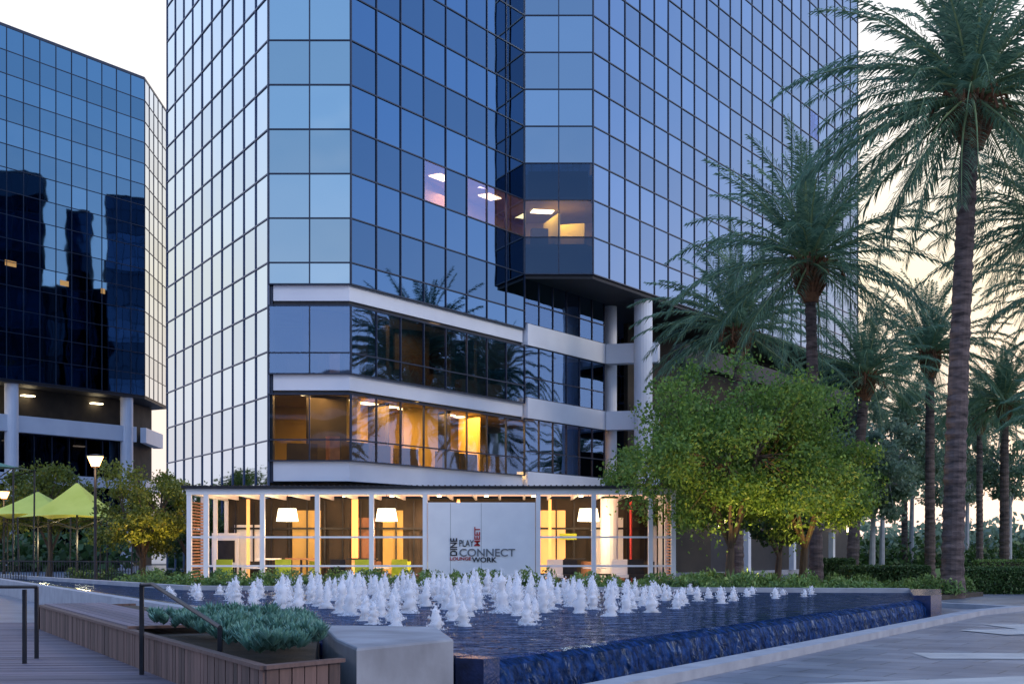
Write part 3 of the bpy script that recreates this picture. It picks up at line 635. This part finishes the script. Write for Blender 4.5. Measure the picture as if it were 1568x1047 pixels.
def tree(name,X,Y,th,cz,rx,rz,key,n,size,seed,clumps=34,tr=.16,bark='bark',cs=(.12,.24)):
    r=random.Random(seed); e=empty(name,(X,Y,0)); w=MB(); cl=[]
    for i in range(clumps):
        while True:
            v=Vector((r.uniform(-1,1),r.uniform(-1,1),r.uniform(-1,1)))
            if .30<v.length<1: break
        if v.z<-.5: v.z*=.7
        lump=1+.16*math.sin(3*math.atan2(v.y,v.x)+seed)+.10*math.sin(5*v.z+seed)
        cl.append((Vector((v.x*rx*.86*lump,v.y*rx*.86*lump,cz+v.z*rz*.88*lump)),r.uniform(*cs)*rx))
    fork=Vector((0.1,0,th))
    w.tube([(0,0,0),(0.05,0,th*.5),fork],[tr*1.25,tr,tr*.85],bark,9)
    mains=[]
    for i in range(5):
        a=i*1.256+r.random(); m_=Vector((math.cos(a)*rx*.35,math.sin(a)*rx*.35,cz-rz*.15+r.uniform(-.3,.5))); mains.append(m_)
        w.tube([fork,fork.lerp(m_,.5)+Vector((0,0,.15)),m_],[tr*.6,tr*.42,tr*.25],bark,6)
    for c,cr in cl:
        m_=min(mains,key=lambda q:(q-c).length); w.tube([m_,m_.lerp(c,.5)+Vector((0,0,.1)),c],[tr*.22,tr*.14,tr*.06],bark,4)
    w.build('trunk_and_limbs',e)
    w=MB(); k=w.m(key); per=n//clumps
    for c,cr in cl:
        sq=r.uniform(.55,.9); st=Vector((r.uniform(.7,1.4),r.uniform(.7,1.4),1))
        for _ in range(int(per*r.uniform(.6,1.4))):
            v=Vector((r.gauss(0,1),r.gauss(0,1),r.gauss(0,1))).normalized()*cr*(r.random()**.5)*1.3*r.uniform(.75,1.3); v.z*=sq; v.x*=st.x; v.y*=st.y
            p=c+v; s=size*r.uniform(.6,1.3); d=Vector((r.gauss(0,1),r.gauss(0,1),r.gauss(0,1)-.4)).normalized(); e2=d.cross(Vector((r.gauss(0,1),r.gauss(0,1),r.gauss(0,1)))).normalized()*s*.28; d=d*s*.5
            i=len(w.v); w.v+=[tuple(p-d),tuple(p+e2),tuple(p+d),tuple(p-e2)]; w.f.append((i,i+1,i+2,i+3)); w.mi.append(k); w.col.append((1,1,1))
    w.build('foliage',e)
    return e
tree('broadleaf_tree',PX(1115,48),48,1.7,5.1,4.1,3.8,'leafA',46000,.15,3,clumps=125)
tree('broadleaf_tree',PX(1228,51),51,1.7,4.6,3.4,3.4,'leafA',31000,.15,4,clumps=92)
tree('broadleaf_tree',PX(1000,57),57,1.5,4.0,2.4,2.6,'leafA',14000,.16,14,clumps=46)
tree('broadleaf_tree',PX(215,56),56,1.3,3.0,2.3,2.2,'leafW',14000,.15,5,clumps=44)
tree('broadleaf_tree',PX(285,60),60,1.3,2.9,1.9,2.0,'leafD',10000,.16,6,clumps=30)
tree('broadleaf_tree',PX(75,78),78,1.5,4.4,3.4,2.4,'leafW',13000,.2,8,clumps=44)
tree('broadleaf_tree',PX(-10,74),74,1.5,3.6,2.4,2.0,'leafW',9000,.2,9,clumps=24)
tree('broadleaf_tree',PX(1190,62),62,1.3,3.0,2.0,1.7,'leafD',9000,.2,10,clumps=24)
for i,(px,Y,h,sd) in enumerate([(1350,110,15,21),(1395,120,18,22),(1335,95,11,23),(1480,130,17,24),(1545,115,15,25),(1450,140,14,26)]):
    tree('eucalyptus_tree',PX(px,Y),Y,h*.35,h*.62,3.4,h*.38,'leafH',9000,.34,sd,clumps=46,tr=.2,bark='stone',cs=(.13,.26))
def belt(name,xa,xb,ya,yb,h,n,size,key,seed):
    r=random.Random(seed); w=MB(); k=w.m(key); hs=[r.uniform(.45,1)*h for _ in range(60)]
    for _ in range(n):
        t=r.random(); hh=hs[int(t*59)]*(.7+.3*math.sin(t*140)); x=xa+(xb-xa)*t+r.gauss(0,1); y=r.uniform(ya,yb); z=hh*r.random()**.8
        p=Vector((x,y,z)); s=size*r.uniform(.5,1.3); d=Vector((r.gauss(0,1),r.gauss(0,1),r.gauss(0,1))).normalized(); e2=d.cross(Vector((r.gauss(0,1),r.gauss(0,1),r.gauss(0,1)))).normalized()*s*.4; d=d*s*.5
        i=len(w.v); w.v+=[tuple(p-d),tuple(p+e2),tuple(p+d),tuple(p-e2)]; w.f.append((i,i+1,i+2,i+3)); w.mi.append(k); w.col.append((1,1,1))
    w.build(name)
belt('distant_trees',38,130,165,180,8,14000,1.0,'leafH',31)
belt('distant_trees',20,60,118,126,3.2,9000,.5,'leafD',32)
belt('distant_trees',-90,-30,100,108,5,9000,.7,'leafD',33)
belt('distant_trees',-120,120,-52,-45,9,9000,1.4,'leafD',34)  # unseen belt behind the camera, added for the glass to reflect
def hedge(x0,x1,y0,y1,h,name='hedge',key='leafD',n=9000,s=.09):
    w=MB(); w.prism([(x0+.08,y0+.08),(x1-.08,y0+.08),(x1-.08,y1-.08),(x0+.08,y1-.08)],0,h-.08,'soil')
    def fn():
        f=R.random()
        if f<.45: return Vector((R.uniform(x0,x1),y0+R.gauss(0,.04),R.uniform(0,h)))
        if f<.85: return Vector((R.uniform(x0,x1),R.uniform(y0,y1),h+R.gauss(0,.03)))
        return Vector((x0+R.gauss(0,.04) if R.random()<.5 else x1,R.uniform(y0,y1),R.uniform(0,h)))
    leafcloud(w,fn,n,s*1.4,key); w.build(name)
hedge(PX(1300,56),PX(1425,56),56,57.6,.95); hedge(PX(1476,51),PX(1640,51),51,52.6,.95,n=11000)
hedge(PX(1255,62),PX(1310,62),62,63,1.2,n=5000); hedge(PX(1500,70),PX(1750,70),70,71,1.1,n=5000,key='leafB')
def bed(name,poly2,zt0,key,n,size,hmax,aspect=.4):
    w=MB(); w.prism(poly2,0,zt0,'soil'); pv=[Vector(p) for p in poly2]; xs=[p.x for p in pv]; ys=[p.y for p in pv]
    cl=[]
    while len(cl)<n//220:
        p=Vector((R.uniform(min(xs),max(xs)),R.uniform(min(ys),max(ys))))
        if inside(p,pv): cl.append((p,R.uniform(.25,.6),R.uniform(.35,1)*hmax))
    def fn():
        c,r_,h=R.choice(cl); a=R.uniform(0,6.28); q=r_*math.sqrt(R.random()); zz=h*math.sqrt(max(0,1-(q/r_)**2))*R.random()**.5
        return Vector((c.x+q*math.cos(a),c.y+q*math.sin(a),zt0+zz))
    leafcloud(w,fn,n,size,key,aspect=aspect,up=.5); w.build(name)
bed('shrub_bed',[(-14.5,49.3),(-11.2,43.0),(-9.7,41.9),(11.0,39.2),(11.6,44),(6.8,49.2)],.3,'leafB',36000,.15,.8)
bed('shrub_bed',[(-9.5,42.1),(6,40.2),(6,41.2),(-9.5,43.2)],.36,'leafD',9000,.18,.4,.25)
bed('shrub_bed',[(6.8,47),(13.5,44),(17,49),(13,56),(8,56)],.15,'leafB',16000,.16,.7)
bed('shrub_bed',[(-22,66),(-15,50),(-11,53),(-14,66)],.2,'leafD',12000,.16,.7)
for px,Y,s in ((1150,45,.9),(1120,44.5,.8),(1060,45,.7),(1180,45,.7),(930,46,.6),(1270,46,.5)):
    w=MB(); x=PX(px,Y)
    for i in range(46):
        az=i*2.4; el=math.radians(R.uniform(20,80)); d=Vector((math.cos(az)*math.cos(el),math.sin(az)*math.cos(el),math.sin(el)))*s*R.uniform(.8,1.1); sd=Vector((-math.sin(az),math.cos(az),0))*.035; b0=Vector((0,0,.35))
        w.face([b0-sd*.4,b0+d*.5-sd,b0+d+Vector((0,0,-.1)),b0+d*.5+sd],'leafB')
    w.build('agave_plant',loc=(x,Y,0))
# ---------------------------------------------------------------- canopies, umbrella, lamp, fence
def canopy(X,Y,zp,ze,hw,name='shade_canopy',key='canvas'):
    e=empty(name,(X,Y,0)); w=MB(); n=8
    cs=[(-hw,-hw),(hw,-hw),(hw,hw),(-hw,hw)]
    for k in range(4):
        a=Vector(cs[k]);b=Vector(cs[(k+1)%4])
        for i in range(n):
            for j in range(8):
                def pt(u,v):
                    q=a.lerp(b,u)*(1-v); sag=0.35*hw*.35*math.sin(math.pi*u)*(1-v); z=ze+sag*.5+(zp-ze)*(v**1.35); sc=1-.10*math.sin(math.pi*u)*(1-v)
                    return (q.x*sc,q.y*sc,z)
                w.face([pt(i/n,j/8),pt((i+1)/n,j/8),pt((i+1)/n,(j+1)/8),pt(i/n,(j+1)/8)],key)
    w.tube([(0,0,0),(0,0,zp+.1)],.05,'dark',8)
    for cx,cy in cs: w.tube([(cx*.98,cy*.98,0),(cx,cy,ze)],.04,'dark',6); w.tube([(0,0,ze-.5),(cx,cy,ze-.01)],.025,'dark',5)
    w.build('canvas_and_mast',e)
canopy(PX(118,64),64,P(0,738,64).z,P(0,793,64).z,2.05)
canopy(PX(58,70),70,P(0,752,70).z,P(0,792,70).z,2.5)
canopy(PX(-8,60),60,P(0,706,60).z,P(0,718,60).z,1.3,'patio_umbrella','canvas2')
for px,Y in ((118,64),(58,70)):
    l=bpy.data.lights.new('canopy_lamp','POINT'); l.energy=200; l.color=(1,.8,.4); l.shadow_soft_size=.2; o=bpy.data.objects.new('canopy_lamp',l); o.location=(PX(px,Y)+.4,Y-.3,2.0); scene.collection.objects.link(o)
def lamp(px,Y,ptop,name='street_lamp'):
    X=PX(px,Y); zt=P(0,ptop,Y).z; e=empty(name,(X,Y,0)); w=MB()
    w.tube([(0,0,0),(0,0,.5),(0,0,.55),(0,0,zt-.35)],[.11,.10,.06,.05],'dark',12)
    w.tube([(0,0,zt-.46),(0,0,zt-.38)],[.08,.12],'dark',12)
    w.tube([(0,0,zt-.38),(0,0,zt-.02)],[.14,.29],'lampglow',16)
    w.tube([(0,0,zt-.02),(0,0,zt+.03),(0,0,zt+.07)],[.32,.30,.05],'dark',16)
    w.build('post_and_lantern',e)
    l=bpy.data.lights.new('lantern_light','POINT'); l.energy=60; l.color=(1,.6,.25); l.shadow_soft_size=.25; o=bpy.data.objects.new('lantern_light',l); o.location=(0,-.5,zt-.6); o.parent=e; scene.collection.objects.link(o)
lamp(146,50,698); lamp(6,72,752)
e=empty('metal_fence'); w=MB()
a=Vector((-26,58));b=Vector((-14.8,54))
for i in range(90):
    p=a.lerp(b,i/89); w.box((p.x,p.y,.65),(.025,.025,1.1),'dark')
for z in (.25,1.2):
    m_=(a+b)/2; w.box((m_.x,m_.y,z),((b-a).length,.05,.05),'dark',math.atan2((b-a).y,(b-a).x))
w.build('bars',e)
for px,Y,en,z in ((1120,46.5,150,.6),(1235,50,130,.5),(222,55,90,.5),(90,70,90,.5)):
    l=bpy.data.lights.new('landscape_uplight','SPOT'); l.energy=en*7; l.color=(1,.66,.22); l.spot_size=math.radians(120); l.spot_blend=.8; l.shadow_soft_size=.1
    o=bpy.data.objects.new('landscape_uplight',l); o.location=(PX(px,Y)+.5,Y-.9,z); o.rotation_euler=(math.pi,0,0); scene.collection.objects.link(o)
# ---------------------------------------------------------------- world / sun
wd=bpy.data.worlds.new('World'); scene.world=wd; wd.use_nodes=True; nt=wd.node_tree; nt.nodes.clear()
out=N(nt,'ShaderNodeOutputWorld'); bg=N(nt,'ShaderNodeBackground'); L(nt,bg.outputs[0],out.inputs[0])
sky=N(nt,'ShaderNodeTexSky',sky_type='NISHITA'); sky.sun_disc=False; sky.sun_elevation=math.radians(4); sky.sun_rotation=math.radians(35)
tc=N(nt,'ShaderNodeTexCoord'); nm=N(nt,'ShaderNodeVectorMath',operation='NORMALIZE'); L(nt,tc.outputs['Generated'],nm.inputs[0])
sx=N(nt,'ShaderNodeSeparateXYZ'); L(nt,nm.outputs[0],sx.inputs[0])
r1=N(nt,'ShaderNodeValToRGB'); e=r1.color_ramp.elements
e[0].position=0.0; e[0].color=(0.72,0.62,0.80,1); e[1].position=0.8; e[1].color=(0.18,0.32,0.68,1)
k=e.new(0.12); k.color=(0.65,0.67,0.88,1); k=e.new(0.3); k.color=(0.35,0.50,0.80,1)
L(nt,sx.outputs['Z'],r1.inputs[0])
r2=N(nt,'ShaderNodeValToRGB'); e=r2.color_ramp.elements
e[0].position=0.0; e[0].color=(0.58,0.53,0.58,1); e[1].position=0.6; e[1].color=(0.55,0.65,0.80,1)
k=e.new(0.07); k.color=(0.64,0.53,0.50,1); k=e.new(0.19); k.color=(0.70,0.60,0.45,1); k=e.new(.33); k.color=(0.68,0.66,0.66,1)
L(nt,sx.outputs['Z'],r2.inputs[0])
mr=N(nt,'ShaderNodeMapRange',interpolation_type='SMOOTHSTEP'); mr.inputs[1].default_value=0.45; mr.inputs[2].default_value=0.84; L(nt,sx.outputs['Y'],mr.inputs[0])
mx=N(nt,'ShaderNodeMix',data_type='RGBA'); L(nt,mr.outputs[0],mx.inputs[0]); L(nt,r1.outputs[0],mx.inputs[6]); L(nt,r2.outputs[0],mx.inputs[7])
ad=N(nt,'ShaderNodeMix',data_type='RGBA',blend_type='ADD'); ad.inputs[0].default_value=0.02; L(nt,mx.outputs[2],ad.inputs[6]); L(nt,sky.outputs[0],ad.inputs[7])
L(nt,ad.outputs[2],bg.inputs[0]); bg.inputs[1].default_value=1.65
s=bpy.data.lights.new('sun','SUN'); s.energy=1.0; s.angle=math.radians(12); s.color=(1,.86,.70); so=bpy.data.objects.new('sun',s); scene.collection.objects.link(so)
d=Vector((-0.75,0.45,-0.45)); so.rotation_euler=d.to_track_quat('-Z','Y').to_euler()
# ---------------------------------------------------------------- camera
cam=bpy.data.cameras.new('camera'); co=bpy.data.objects.new('camera',cam); scene.collection.objects.link(co); scene.camera=co
co.location=(0,0,H); co.rotation_euler=(math.pi/2,0,0); cam.sensor_width=36; cam.lens=36*F/1568; cam.shift_y=(HY-523.5)/1568; cam.clip_end=3000; cam.clip_start=.1
scene.view_settings.view_transform='Standard'; scene.view_settings.look='None'; scene.view_settings.exposure=0
